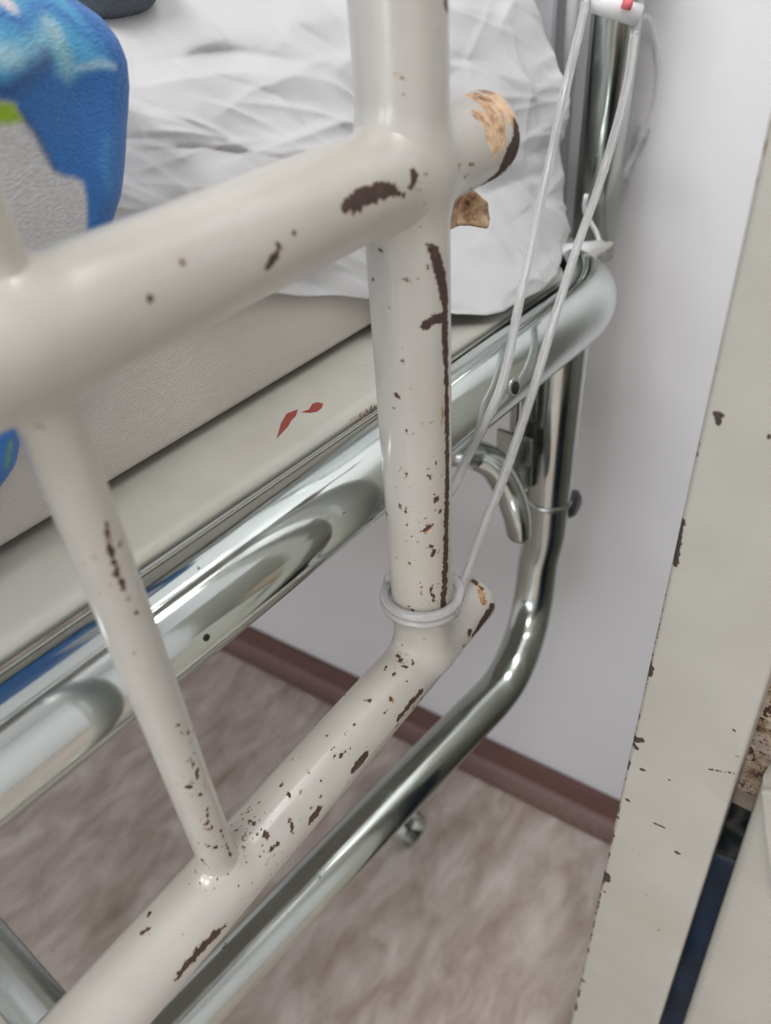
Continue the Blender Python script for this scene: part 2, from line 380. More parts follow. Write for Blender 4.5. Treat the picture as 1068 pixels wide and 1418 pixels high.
def painted(name, key, a, b, chips, tans=(), wears=(), n=96, step=0.0013, endr=0.0, others=(), parent=rail, k=0.009, fine=None):
    P, D, r = tubes[key]; a = np.array(a); b = np.array(b); Ln = np.linalg.norm(b - a); d = (b - a) / Ln
    # fine rings only where the camera sees them
    ts = []
    t = 0.0
    while t < Ln:
        ts.append(t); p = a + d * t
        near = fine is None or (fine[0] <= t <= fine[1]); t += step if near else 0.02
    ts.append(Ln); ts = np.array(ts); rad = np.full(len(ts), r)
    if endr:
        for i, t in enumerate(ts):
            e = t if endr > 0 else Ln - t; q = abs(endr)
            if e < q: rad[i] = r - q * (1 - math.sqrt(max(0, 1 - (1 - e / q) ** 2)))
    V, Fc = tubegeo([a + d * t for t in ts], r, n, rad=rad)
    V = blend(V, tubes[key], others, k)
    at = {'chip': sdist(V, px_strokes(chips, tubes[key])), 'tan': sdist(V, px_strokes(tans, tubes[key]))}
    w = np.zeros(len(V))
    for (u, v, rp, amt) in wears:
        p = hitcyl(u, v, *tubes[key]); dep = np.dot(p, RW @ np.array([0, 0, -1.0])); R_ = rp * dep / F
        w = np.maximum(w, amt * np.clip(1.3 - np.linalg.norm(V - p, axis=1) / R_, 0, 1))
    at['wear'] = w
    return mk(name, V, Fc, 'paint', parent, attrs=at)
top_ch = [[(478, 286, 8), (495, 277, 11), (515, 270, 11), (530, 262, 12), (548, 264, 6)], [(490, 290, 6), (500, 284, 8)], [(545, 268, 4), (560, 270, 2)], [(574, 241, 7), (572, 250, 5), (568, 260, 3)], [(630, 225, 3), (632, 236, 3.5)], [(585, 243, 1.2), (618, 234, 0.8)],
          [(408, 323, 5.5)], [(371, 369, 4), (380, 357, 4.5), (391, 343, 4)], [(385, 338, 1.5), (392, 345, 3)], [(252, 362, 5)], [(206, 414, 4)],
          [(712, 165, 2), (716, 192, 12), (706, 218, 19), (692, 240, 13), (668, 256, 4)], [(652, 262, 3)]]
top_tan = [[(636, 124, 7), (662, 134, 17), (684, 156, 20), (692, 180, 18), (696, 196, 12)], [(664, 160, 12), (686, 200, 15)]] and [[(636, 124, 7), (662, 134, 17), (684, 156, 20), (692, 180, 18), (696, 196, 12)], [(664, 160, 12), (684, 198, 14)], [(686, 206, 10), (684, 222, 3)], [(655, 125, 10), (690, 140, 14), (710, 165, 12)]]
bot_tan = [[(666, 820, 6), (670, 834, 6)], [(650, 806, 3), (664, 812, 4)], [(541, 966, 3), (545, 972, 2)]]
bot_ch = [[(628, 798, 5), (634, 806, 5)], [(655, 804, 3), (668, 815, 2)], [(681, 842, 7), (668, 862, 8), (655, 880, 4)], [(650, 876, 5)], [(642, 895, 3)], [(620, 910, 3), (626, 904, 2.5)],
          [(584, 957, 4), (568, 975, 4), (552, 996, 4)], [(507, 1044, 5), (495, 1060, 6), (489, 1067, 4)], [(441, 1121, 4), (432, 1134, 5)], [(312, 1282, 2), (300, 1292, 6), (275, 1318, 7), (250, 1347, 4), (243, 1356, 2)],
          [(511, 970, 2.8)], [(478, 963, 1.5)], [(541, 968, 2)], [(367, 1156, 3.4)], [(404, 1140, 1.6), (405, 1150, 1.6)], [(372, 1180, 1.5), (385, 1168, 1.4)], [(577, 885, 4)], [(565, 897, 3)], [(573, 893, 1.5)],
          [(208, 1263, 1), (206, 1267, 2)], [(195, 1293, 1.3), (206, 1286, 1)], [(60, 1330, 1)], [(335, 1135, 1.5)], [(345, 1138, 1.8), (352, 1140, 1.5)], [(272, 1208, 2.4)], [(470, 1050, 1), (484, 1036, 0.8)], [(550, 908, 1.8), (556, 918, 1.4)]]
post_ch = [[(594, 339, 3), (603, 353, 9), (608, 370, 9), (613, 392, 9), (617, 420, 8.5), (617, 455, 7), (618, 500, 5.5), (619, 560, 5), (620, 620, 5), (619, 700, 5), (617, 790, 5), (614, 838, 5)],
           [(590, 450, 6.5), (601, 442, 7), (614, 440, 6)], [(563, 386, 2.4), (568, 391, 2.2)], [(546, 545, 2), (552, 550, 2.6)], [(606, 688, 3), (602, 694, 2.5)], [(610, 708, 2.6)], [(596, 728, 2.6), (588, 735, 2.6)], [(597, 757, 2.6)], [(602, 762, 3), (599, 769, 2.2)],
           [(566, 781, 1.8)], [(536, 712, 1.8)], [(549, 772, 1.4)], [(598, 815, 1.5), (600, 832, 1.2)], [(516, 385, 1.2)], [(563, 655, 0.8), (562, 662, 0.8)], [(563, 700, 0.8), (563, 710, 0.8)],
           [(617, 2, 4), (619, 16, 4)], [(550, 106, 1.2), (560, 109, 0.8)], [(605, 43, 1.4)], [(593, 648, .8), (594, 660, .8)], [(560, 910, 2)], [(525, 345, .9), (530, 348, .9)]]
post_tan = [[(590, 738, 3), (597, 732, 2)], [(600, 835, 2)], [(613, 545, 2), (612, 590, 2)]]
spin_ch = [[(147, 722, 1.5), (152, 755, 2.5), (160, 788, 2.8), (172, 815, 2)], [(166, 752, 2.8)], [(178, 829, 3)], [(190, 850, 2)], [(248, 1004, 2.6)], [(263, 1050, 1.8), (268, 1060, 1.4)], [(272, 1070, 1.3), (274, 1078, 1)], [(261, 1090, 4)], [(245, 1086, 1)], [(288, 1140, 3)], [(284, 1148, 1), (296, 1149, 1)], [(299, 1172, 3)], [(279, 1190, 1.5), (284, 1196, 1.2)], [(305, 1150, .8), (320, 1185, .8)], [(188, 905, 1)]]
spin_tan = [[(55, 566, 4), (68, 562, 3)]]
Pt, Pb = tubes['top'], tubes['bot']
rs = random.Random(11)
def scatter(lst, n, pa, pb, half, r0, r1):
    for _ in range(n):
        t = rs.random(); w = rs.uniform(-half, half); dx, dy = pb[0] - pa[0], pb[1] - pa[1]; q = math.hypot(dx, dy)
        u = pa[0] + dx * t - dy / q * w; v = pa[1] + dy * t + dx / q * w; l = rs.uniform(0, 5)
        lst.append([(u, v, rs.uniform(r0, r1) * .62), (u + dx / q * l, v + dy / q * l, rs.uniform(r0, r1) * .4)])
scatter(post_ch, 26, (585, 640), (590, 850), 32, .5, 1.5)
scatter(post_ch, 10, (570, 350), (580, 620), 40, .4, 1.2)
scatter(bot_ch, 40, (620, 880), (330, 1190), 40, .5, 1.6)
scatter(bot_ch, 24, (650, 905), (420, 1160), 9, .7, 2.2)
scatter(bot_ch, 14, (575, 905), (555, 912), 16, .7, 1.6)
scatter(bot_ch, 16, (300, 1205), (345, 1150), 14, .7, 1.7)
scatter(spin_ch, 16, (250, 1000), (305, 1180), 16, .5, 1.5)
scatter(top_ch, 12, (560, 262), (660, 228), 14, .5, 1.3)
jb = lambda key, lo, hi, axis: (tubes[key], lo, hi, axis)
painted('top_rail', 'top', (XF, ends['top'], ZTR), (XF, -0.78, ZTR), top_ch, top_tan, [(560, 255, 60, .02), (690, 190, 40, .05)], endr=0.006, n=128, step=0.0010, fine=(0, 0.42), others=[jb('post', ZTR - 1, ZTR + 1, 2), jb('spin', -1, 1, 2)])
painted('bottom_rail', 'bot', (XF, ends['bot'], ZBR), (XF, -0.78, ZBR), bot_ch, bot_tan, [(650, 850, 40, .05), (565, 905, 35, .10), (340, 1145, 38, .12), (310, 1205, 34, .10), (390, 1190, 60, .06), (500, 1060, 70, .04)], endr=0.006, n=128, step=0.0010, fine=(0, 0.36), others=[jb('post', ZBR, 1, 2), jb('spin', ZBR, 1, 2)])
painted('upright_post', 'post', (XF, YP, ZBR + 0.001), (XF, YP, 0.25), post_ch, post_tan, [(600, 820, 34, .11), (595, 745, 50, .05), (560, 905, 30, .12), (570, 690, 120, .0)], step=0.0013, fine=(0, 0.42), others=[(tubes['top'], -1, 1, 2), (tubes['bot'], -1, 1, 2)])
for i, y in enumerate((0.0840, -0.078, -0.243, -0.408, -0.573)):
    tubes['spin'] = ((XF, y, 0), (0, 0, 1), RS)
    if i == 0:
        painted('spindle', 'spin', (XF, y, ZBR + .004), (XF, y, 0.25), spin_ch, spin_tan, [(270, 1080, 50, .08), (290, 1170, 30, .12), (160, 780, 60, .05), (60, 575, 30, .07)], n=64, step=0.0012, fine=(0, 0.34), others=[(Pt, -1, 1, 2), (Pb, -1, 1, 2)], k=0.006)
    else:
        V, Fc = tubegeo([(XF, y, ZBR + .004), (XF, y, 0), (XF, y, .25)], RS, 24); mk('spindle', V, Fc, 'paint', rail)
V, Fc = tubegeo([(XF, 0.30, 0.25), (XF, -0.78, 0.25)], RT, 24); mk('upper_rail', V, Fc, 'paint', rail)
V, Fc = tubegeo([(XF, -0.78, FLOOR), (XF, -0.78, 0.26)], RT, 24); mk('leg', V, Fc, 'paint', rail)
# ragged peeled flap of rusty primer hanging under the top rail behind the post
fl = [(612, 262), (650, 258), (657, 263), (668, 281), (684, 294), (682, 304), (668, 313), (655, 311), (640, 314), (622, 318), (612, 310)]
c0 = ax(640, 290, -0.190); V = []; Fc = []
poly = [ax(u, v, -0.190) for u, v in fl]; ctr = ax(648, 290, -0.1935)
rings = 6
for s in range(rings + 1):
    for p in poly:
        q = ctr + (p - ctr) * (s / rings); q = q + np.array([0.0025 * math.sin(q[1] * 260) + 0.0012 * math.sin(q[2] * 500), 0, 0]); V.append(q)
n_ = len(poly)
for s in range(rings):
    for k in range(n_): Fc.append((s * n_ + k, s * n_ + (k + 1) % n_, (s + 1) * n_ + (k + 1) % n_, (s + 1) * n_ + k))
V = np.array(V)
fo = mk('peeled_paint_flap', V, Fc, 'paint', rail, attrs={'tan': np.full(len(V), 8.0), 'chip': sdist(V, [[(ax(668, 281, -0.19), .001), (ax(684, 294, -0.19), .0018), (ax(682, 304, -.19), .001)]]), 'wear': np.zeros(len(V))})
sm = fo.modifiers.new('thick', 'SOLIDIFY'); sm.thickness = 0.0012; fo['label'] = 'rusty tan peeled flap'
# ------------------------------------------------------------------ CHROME HOSPITAL BED
bed = thing('hospital_bed', (-0.8, -0.3, FLOOR), 'chrome tubular hospital bed with cream base panel, against the white wall', 'bed')
BD = nrm((0.037, 0.999, 0)); ZR = -0.25; RB = 0.025
A0 = az(460, 690, ZR); A0[0] = -0.2325
def along(t): return A0 + BD * t
far = along((0.583 - A0[1]) / BD[1])
pts = fillet([along(-1.7), far, (-0.75, 0.618, ZR)], [0.080])
pts = np.vstack([np.linspace(pts[0], pts[1], 20), pts[2:]])
V, Fc = tubegeo(pts, RB, 64); mk('side_rail', V, Fc, 'chrome', bed)
V, Fc = tubegeo([(-1.35, -1.45, ZR), (-1.30, 0.555, ZR)], RB, 32); mk('side_rail', V, Fc, 'chrome', bed)
V, Fc = tubegeo([(-1.34, 0.558, ZR), (-0.74, 0.618, ZR)], RB, 32); mk('end_tube', V, Fc, 'chrome', bed)
V, Fc = tubegeo([(-1.35, -1.45, ZR), along(-1.7)], RB, 32); mk('end_tube', V, Fc, 'chrome', bed)
# base panel
px0, px1 = az(0, 908, -0.232), az(521, 557, -0.232); dd = nrm(px1 - px0)
e0 = px0 - dd * 1.4; e1 = px0 + dd * 0.56
nx_, ny_ = 10, 500
V = []; Fc = []
for j in range(ny_ + 1):
    q = e0 + (e1 - e0) * (j / ny_)
    for i, w in enumerate([0, .012, .024, .036, .05, .065, .08, .1, .14, 1.0]): V.append(q + np.array([-w, 0, 0]))
V = np.array(V)
for j in range(ny_):
    for i in range(nx_ - 1): Fc.append((j * nx_ + i, j * nx_ + i + 1, (j + 1) * nx_ + i + 1, (j + 1) * nx_ + i))
def pzs(lst, z=-0.232):
    return [[(az(u, v, z), rp * np.dot(az(u, v, z), RW @ np.array([0, 0, -1.0])) / F) for u, v, rp in s] for s in lst]
E_ = [[(470, 595, 1), (490, 580, 1.5), (521, 559, 2)], [(480, 588, 2)], [(502, 572, 2)], [(305, 605, 2)], [(333, 628, 1.5), (345, 622, 1)], [(305, 648, 1.5)], [(262, 724, 2)], [(215, 760, 1.2), (250, 735, 1.2)]]
T_ = [[(258, 725, 5), (265, 720, 3)], [(500, 508, 3), (514, 503, 4)], [(340, 625, 4)]]
po = mk('base_panel', V, Fc, 'platform', bed, attrs={'chip': sdist(V, pzs(E_)), 'tan': sdist(V, pzs(T_)) - 1.0, 'wear': np.zeros(len(V))})
sm = po.modifiers.new('thick', 'SOLIDIFY'); sm.thickness = 0.005 * S; sm.offset = 1
po['label'] = 'cream painted base panel'
# two red scratches: flakes of red primer showing, thin irregular patches
def patch(name, pxs, z, mat, parent, th=0.0006, label=None):
    o = prism(name, [az(u, v, z) for u, v in pxs][::-1], (0, 0, 1), th, mat, parent)
    if label: o['label'] = label
    return o
patch('scratch', [(386, 600), (389, 588), (397, 574), (407, 570), (413, 568), (410, 577), (404, 583), (399, 592), (393, 598), (383, 609)], -0.2325, 'red', bed, label='red-brown slanting scratch')
patch('scratch', [(417, 572), (428, 568), (433, 560), (440, 558), (448, 560), (446, 566), (440, 571), (430, 573)], -0.2325, 'red', bed, label='short red-brown hooked scratch')
# leg hoop: post by the wall, bend, lower run towards the camera
LZ = -0.600; RL = 0.0203
YL = 0.53
c = [ay(787, 470, YL), ay(767, 600, YL), ay(752, 740, YL)]
xp = float(np.mean([p[0] for p in c])); xlow = az(690, 960, LZ); xl2 = az(400, 1262, LZ)
dl = nrm(xl2 - xlow); kn = xlow - dl * ((YL - xlow[1]) / -dl[1]) * -1
kn = xlow + dl * ((YL - xlow[1]) / dl[1])
endp = xlow + dl * 1.5
q1 = ray(690, 957) * 0.777; q2 = az(400, 1260, q1[2]); dq = nrm(q2 - q1); endp = q1 + dq * 1.4
hp = [(xp, YL, ZR), (xp, YL, -.35), (xp, YL, -.42), (xp, YL, -.48), ay(747, 775, YL - .002), ay(739, 830, YL - .012), ay(728, 878, YL - .037), ay(712, 920, YL - .070), q1, q1 + dq * .05, q1 + dq * .12, q1 + dq * .3, endp]
V, Fc = tubegeo(catmull(hp, 0.006), RL, 48); mk('leg_hoop', V, Fc, 'chrome2', bed)
V, Fc = tubegeo([(-1.30, .52, ZR), (-1.30, .52, LZ), (-1.31, -0.9, LZ)][:2], RL, 24); mk('leg_post', V, Fc, 'chrome', bed)
# sleeve: the post is thicker below the seam
zj = ay(755, 686, YL)[2]
V, Fc = tubegeo([(xp, YL, zj - 0.004), (xp, YL, zj - 0.0025), (xp, YL, zj), (xp, YL, zj + .002)], RL, 48, rad=[RL + .0002, RL + .0016, RL + .0016, RL + .0002], caps=False); mk('collar', V, Fc, 'steel', bed)
# second, thinner post right beside
V, Fc = tubegeo([(xp - 0.034, YL - 0.002, ZR), (xp - 0.034, YL - .002, ZR - 0.2)], 0.0085, 24); mk('support_rod', V, Fc, 'steel', bed)
# upper post of the bed end
XU, YU = ay(842, 140, 0.632)[0], 0.632
V, Fc = tubegeo([(XU, YU, ZR), (XU, YU, 0.0), (XU, YU, 0.30)], 0.0185, 40); mk('end_post', V, Fc, 'chrome2', bed)
V, Fc = tubegeo([(XU - 0.035, YU, ZR + .02), (XU - .035, YU, 0.30)], 0.0055, 20); mk('rod', V, Fc, 'whiteplastic', bed)
prism('end_panel', [(XU - .05, YU - .004, -.27), (-1.17, .553, -.27), (-1.17, .553, .25), (XU - .05, YU - .004, .25)], (0.07, .99, 0), .010, 'greyboard', bed, bev=.003)
V, Fc = tubegeo(fillet([(XU, YU, 0.29), (XU, YU, 0.36), (-1.2, .558, 0.36), (-1.2, .558, ZR)], [0.06, 0.06]), 0.0185, 32); mk('end_arch', V, Fc, 'chrome', bed)
# knob on the far side of the post
kp = ay(788, 697, YL + 0.012)
V, Fc = tubegeo([(xp + .012, kp[1], kp[2]), (kp[0] - .003, kp[1], kp[2]), (kp[0] + 0.004, kp[1], kp[2]), (kp[0] + .0085, kp[1], kp[2])], .016, 28, rad=[0.007, 0.013, 0.0145, 0.010]); mk('knob', V, Fc, 'black', bed)
# bracket plate, stub and bent lever
bp = ay(738, 590, 0.515)
box('bracket', (ay(735, 590, .515)[0], 0.515, bp[2]), (0.006, 0.05, 0.13), 'steel', bed, bev=0.0015)
box('bracket', (ay(714, 590, .50)[0], 0.50, ay(714, 620, .5)[2]), (0.034, 0.004, 0.028), 'steel', bed, bev=0.001)
a_, b_ = ay(690, 650, .50), ay(742, 656, .535)
V, Fc = tubegeo([a_, b_], 0.009, 24); mk('stub', V, Fc, 'chrome2', bed)
yl = 0.46
lp = catmull([ay(625, 622, yl - .03), ay(653, 628, yl - .01), ay(683, 643, yl), ay(704, 677, yl + .004), ay(715, 712, yl), ay(718, 737, yl)], 0.003)
V, Fc = tubegeo(lp, 0.0130, 32, flat=0.65, rad=np.interp(np.linspace(0, 1, len(lp)), [0, .15, .5, .75, 1], [.0190, .0190, .0205, .0195, .0165])); lv = mk('release_lever', V, Fc, 'chrome2', bed)
lv['label'] = 'curved chrome lever under the rail'
# screw hole in the rail
hc = hitcyl(712, 537, A0, BD, RB); hn = hc - A0; hn = nrm(hn - hn.dot(BD) * BD)
V, Fc = tubegeo([hc - hn * .002, hc + hn * 0.0006, hc + hn * .0010], 0.0066, 24, rad=[.0064, .0064, .0052]); mk('screw', V, Fc, 'steel', bed)
V, Fc = tubegeo([hc + hn * 0.0006, hc + hn * .0014], 0.0042, 20); mk('screw_socket', V, Fc, 'hole', bed)
hc = hitcyl(286, 883, A0, BD, RB); hn = hc - A0; hn = nrm(hn - hn.dot(BD) * BD)
V, Fc = tubegeo([hc - hn * .001, hc + hn * 0.0003], 0.0017, 16); mk('chrome_pit', V, Fc, 'hole', bed)
# foot tube on the floor
f1 = az(574, 1152, FLOOR + 0.031); f0 = az(500, 1098, FLOOR + .024)
f0 = f1 + nrm(f0 - f1) * 0.09
V, Fc = tubegeo([f0, f1], 0.029, 32, caps=False); fo = mk('foot_tube', V, Fc, 'chrome2', bed); sm = fo.modifiers.new('thick', 'SOLIDIFY'); sm.thickness = 0.003
V, Fc = tubegeo([f1 + (f0 - f1) * .25, f1 + (f0 - f1) * .2], 0.0265, 24); mk('foot_hole_shade', V, Fc, 'hole', bed)  # near-black disc paints the shade inside the open tube end
# cross tube at the lower left corner
c0, c1 = az(12, 1355, LZ), az(58, 1410, LZ); dc = nrm(c1 - c0)
V, Fc = tubegeo([c0 - dc * 0.8, c1 + dc * 0.02], 0.0205, 40); mk('cross_tube', V, Fc, 'steel', bed)
V, Fc = tubegeo([c1 + dc * 0.012, c1 + dc * 0.016, c1 + dc * 0.02, c1 + dc * .06, c1 + dc * .10], 0.0225, 40, rad=[.0207, .0222, .0226, .0226, .022]); mk('tube_sleeve', V, Fc, 'chrome', bed)
# hidden legs near the foot, outside the picture
for x, y in ((endp[0], -0.95), (-1.31, -0.95)):
    V, Fc = tubegeo([(x, y, FLOOR), (x, y, LZ)], RL, 24); mk('leg', V, Fc, 'chrome', bed)
V, Fc = tubegeo([(-1.31, YL, LZ), (-1.31, -1.0, LZ)], RL, 24); mk('leg_post', V, Fc, 'chrome', bed)
# ------------------------------------------------------------------ MATTRESS, SHEET, TOWEL
mp0, mp1 = az(0, 762, -0.226), az(515, 451, -0.226)
def mx(y): return mp0[0] + (mp1[0] - mp0[0]) * (y - mp0[1]) / (mp1[1] - mp0[1])
ys = np.linspace(-1.3, 0.535, 60); prof = []
ZM0, ZM1 = -0.2265, -0.070
def mprof(y):
    x = mx(y); r = 0.012; out = [(x - 0.95, ZM0)]
    for j in range(7): a = -math.pi / 2 + j / 6 * math.pi / 2; out.append((x - .005 + .005 * math.cos(a), ZM0 + .005 + .005 * math.sin(a)))
    out += [(x, -0.20), (x - .003, -0.165), (x - .010, -.13), (x - .024, -.10), (x - .042, -.08), (x - .065, -.072)]
    out.append((x - 0.95, ZM1)); return out
V = []; Fc = []
for y in ys:
    for x, z in mprof(y): V.append((x, y, z))
k = len(mprof(0))
for i in range(len(ys) - 1):
    for j in range(k): Fc.append((i * k + j, i * k + (j + 1) % k, (i + 1) * k + (j + 1) % k, (i + 1) * k + j))
Fc.append(tuple(range(k))); Fc.append(tuple((len(ys) - 1) * k + j for j in range(k - 1, -1, -1)))
tag(mk('mattress', V, Fc, 'mattress'), 'beige woven mattress lying on the cream bed base under the white sheet', 'mattress')
# sheet: height field over a hanging profile
hemY = [-1.2, .05, .15, .23, .288, .33, .378, .400, .419, .430, .442, .485, .515, .56, .60]
hemZ = [-.10, -.12, -.135, -.150, -.167, -.184, -.203, -.215, -.2235, -.2235, -.2225, -.2215, -.2215, -.2235, -.2235]
hemX = [-.322, -.320, -.319, -.317, -.315, -.313, -.310, -.288, -.270, -.256, -.247, -.242, -.243, -.262, -.275]
midX = [-.325, -.323, -.321, -.320, -.320, -.320, -.319, -.316, -.313, -.311, -.308, -.298, -.292, -.285, -.282]
def sheetpt(y, t):
    """t 0 = hem, 1 = top edge, >1 across the bed"""
    hz = np.interp(y, hemY, hemZ); hx = np.interp(y, hemY, hemX); mxx = np.interp(y, hemY, midX)
    if t <= 1:
        z = hz + (-0.05 - hz) * t
        x = hx + (mxx - hx) * min(1, t * 3.0) - 0.045 * max(0, t - .45) ** 1.6 / .55 ** 1.6
        nx = 1.0
    else:
        q = t - 1; x = mxx - 0.045 - 0.60 * q; z = -0.05 + 0.075 * (1 - math.exp(-q * 7)) + .02 * q
    return np.array([x, y, z])
rnd = random.Random(21)
creases = []
for i in range(280):
    cy = rnd.uniform(0.12, 0.66); ct = rnd.uniform(-0.05, 1.5); an = rnd.choice([rnd.gauss(-0.65, 0.25), rnd.gauss(0.25, 0.3), rnd.gauss(-1.2, .3), rnd.gauss(-.1, .15)])
    ln = rnd.uniform(0.02, 0.085); wd_ = rnd.uniform(0.0022, 0.009); am = rnd.choice([1, 1, -0.8]) * wd_ * rnd.uniform(0.30, 0.62)
    creases.append((cy, ct * 0.19 - 0.22, math.cos(an), math.sin(an), ln, wd_, am))
# long folds read off the photograph: (px a, px b, width, amp)
for (a, b, w_, am) in [((205, 220), (250, 250), .004, .002), ((170, 205), (260, 235), .005, .0022), ((265, 100), (390, 182), .0045, .0026), ((380, 100), (402, 155), .003, .0022), ((215, 125), (330, 215), .006, .003), ((180, 175), (300, 195), .006, .0026), ((320, 105), (495, 150), .007, .004), ((175, 62), (480, 60), .012, .004), ((440, 60), (500, 120), .004, .003),
                        ((170, 218), (400, 225), .007, -.003), ((640, 150), (740, 160), .005, .002), ((680, 60), (745, 110), .006, .003), ((650, 20), (665, 140), .005, .0025), ((650, 250), (720, 270), .005, .0025), ((640, 380), (760, 375), .004, .002), ((630, 410), (760, 408), .003, .0018), ((735, 150), (800, 240), .006, .003), ((460, 345), (512, 380), .004, .002), ((470, 355), (480, 378), .003, .0015)]:
    p, q = ax(*a, -.335), ax(*b, -.335); c_ = (p + q) / 2; d_ = np.array([q[1] - p[1], q[2] - p[2]]); ln = np.linalg.norm(d_) / 2; d_ /= 2 * ln
    creases.append((c_[1], c_[2], d_[0], d_[1], ln, w_ * .6, am * 1.2))
CR = np.array(creases)
def crumple(Y, Zp):
    h = np.zeros_like(Y)
    for cy, cz, ca, sa, ln, w_, am in CR:
        u = (Y - cy) * ca + (Zp - cz) * sa; v = -(Y - cy) * sa + (Zp - cz) * ca
        v = v + 0.10 * u * u / ln
        e = np.clip(1 - (u / ln) ** 2, 0, 1)
        h += am * e * np.where(v > 0, np.exp(-np.abs(v) / (w_ * 0.55)), np.exp(-np.abs(v) / (w_ * 2.2)))
    return h
yy = np.concatenate([np.arange(-0.5, 0.10, 0.006), np.arange(0.10, 0.662, 0.0016)]); tt = np.concatenate([np.arange(0, 1.35, 0.0085), np.arange(1.36, 2.6, 0.04)])
G = np.array([[sheetpt(min(y, 0.61), t) for t in tt] for y in yy])
for i, y in enumerate(yy):
    G[i, :, 1] = y
# far end: hang over the corner, close to the bed end
for i, y in enumerate(yy):
    if y > 0.585:
        q = (y - 0.585) / 0.077; G[i, :, 0] -= 0.10 * q ** 2; G[i, :, 1] = 0.585 + 0.028 * math.sin(q * math.pi / 2)
G[:, :, 1] -= np.clip(-G[:, :, 0] - 0.36, 0, 9) * 0.08
Zp = np.broadcast_to((tt * 0.19 - 0.22)[None, :], G.shape[:2]); Yp = np.broadcast_to(yy[:, None], G.shape[:2])
hh = crumple(Yp, Zp)
lf = np.array([[noise.noise(Vector((y * 14, t * 2.6, 3.1))) * 0.007 + noise.noise(Vector((y * 34 + t * 2, t * 8, 8.1))) * 0.0028 for t in tt] for y in yy])
D_ = hh + lf
edge = np.minimum(1, tt / 0.06)[None, :] * 0.7 + 0.3
cross = np.clip((tt - 1.0) / 0.4, 0, 1)[None, :]
G[:, :, 0] += D_ * edge * (1 - cross) + 0.004; G[:, :, 2] += D_ * cross + 0.0
G[:, 0:3, 2] += (np.array([noise.noise(Vector((y * 30, 1, 2))) for y in yy]) * 0.006)[:, None] * np.array([1, .7, .3])[None, :] * (np.interp(yy, [.42, .45], [1, 0.25]))[:, None]
ny, nt_ = G.shape[:2]; V = G.reshape(-1, 3)
Fc = [(i * nt_ + j, (i + 1) * nt_ + j, (i + 1) * nt_ + j + 1, i * nt_ + j + 1) for i in range(ny - 1) for j in range(nt_ - 1)]
so = tag(mk('bed_sheet', V, Fc, 'sheet'), 'crumpled white cotton bed sheet draped over the mattress edge', 'sheet')
sm = so.modifiers.new('thick', 'SOLIDIFY'); sm.thickness = 0.0008; sm.offset = -1
# towel: thick printed terry lying over the sheet at the left
TX = -0.297
edge_px = [(60, -60), (88, -20), (110, 2), (138, 30), (154, 60), (166, 95), (171, 130), (170, 165), (165, 220), (156, 285), (135, 360), (90, 450), (45, 545), (16, 610), (2, 665), (-20, 700)]
EP = np.array([ax(u, v, TX) for u, v in edge_px]); EP[:, 1] += 0.016; o_ = np.argsort(EP[:, 2]); ez, ey = EP[o_, 2], EP[o_, 1]
zz = np.arange(ez[0], ez[-1], 0.0011); nyt = 190
V = []; 
for z in zz:
    ye = np.interp(z, ez, ey); 
    for j in range(nyt):
        q = j / (nyt - 1); y = ye - 0.26 * (1 - q) ** 1.6
        e = ye - y; rr = 0.020
        x = TX - 0.004 - (rr - math.sqrt(max(0, rr * rr - max(0, rr - e) ** 2))) * 0.85
        x += noise.noise(Vector((y * 22, z * 22, 0))) * 0.005
        tz = max(0, z + 0.045); x -= 4.0 * tz * tz * 4
        V.append((x, y, z))
V = np.array(V); nr = len(zz)
Fc = [(i * nyt + j, i * nyt + j + 1, (i + 1) * nyt + j + 1, (i + 1) * nyt + j) for i in range(nr - 1) for j in range(nyt - 1)]
def lin(c): c = np.array(c) / 255.; return np.where(c < .04045, c / 12.92, ((c + .055) / 1.055) ** 2.4)
def yz(u, v): p = ax(u, v, TX); return np.array([p[1], p[2]])
Q = V[:, 1:3]
wob = np.array([[noise.noise(Vector((p[0] * 60, p[1] * 60, 5))) * 0.002, noise.noise(Vector((p[0] * 60, p[1] * 60, 9))) * 0.002] for p in Q]); Qw = Q + wob
def inpoly(Q, P):
    P = np.array([yz(*p) for p in P]); n = len(P); ins = np.zeros(len(Q), bool); dmin = np.full(len(Q), 9.0)
    for i in range(n):
        a, b = P[i], P[(i + 1) % n]
        c_ = ((a[1] > Q[:, 1]) != (b[1] > Q[:, 1])) & (Q[:, 0] < (b[0] - a[0]) * (Q[:, 1] - a[1]) / (b[1] - a[1] + 1e-12) + a[0]); ins ^= c_
        ab = b - a; t = np.clip(((Q - a) @ ab) / ab.dot(ab), 0, 1); dmin = np.minimum(dmin, np.linalg.norm(Q - a - t[:, None] * ab, axis=1))
    return np.where(ins, dmin, -dmin)
col = np.tile(lin((44, 116, 192)), (len(V), 1))
def lay(P, c, soft=0.0008):
    global col
    w = np.clip(inpoly(Qw, P) / soft * 0.5 + 0.5, 0, 1)[:, None]; col = col * (1 - w) + lin(c) * w
def strk(P, c, soft=0.004):
    global col
    best = np.full(len(V), -9.0)
    for (a, b) in zip(P[:-1], P[1:]):
        A_, B_ = yz(*a[:2]), yz(*b[:2]); ab = B_ - A_; t = np.clip(((Qw - A_) @ ab) / ab.dot(ab), 0, 1)
        r = (a[2] + (b[2] - a[2]) * t) * 0.00022; best = np.maximum(best, r - np.linalg.norm(Qw - A_ - t[:, None] * ab, axis=1))
    w = np.clip(best / soft * .5 + .5, 0, 1)[:, None]; col = col * (1 - w) + lin(c) * w
lay([(-60, -60), (110, -60), (145, 40), (165, 80), (172, 94), (150, 97), (120, 107), (100, 108), (85, 100), (80, 70), (60, 78), (40, 100), (15, 118), (-60, 125)], (84, 172, 220), 0.002)
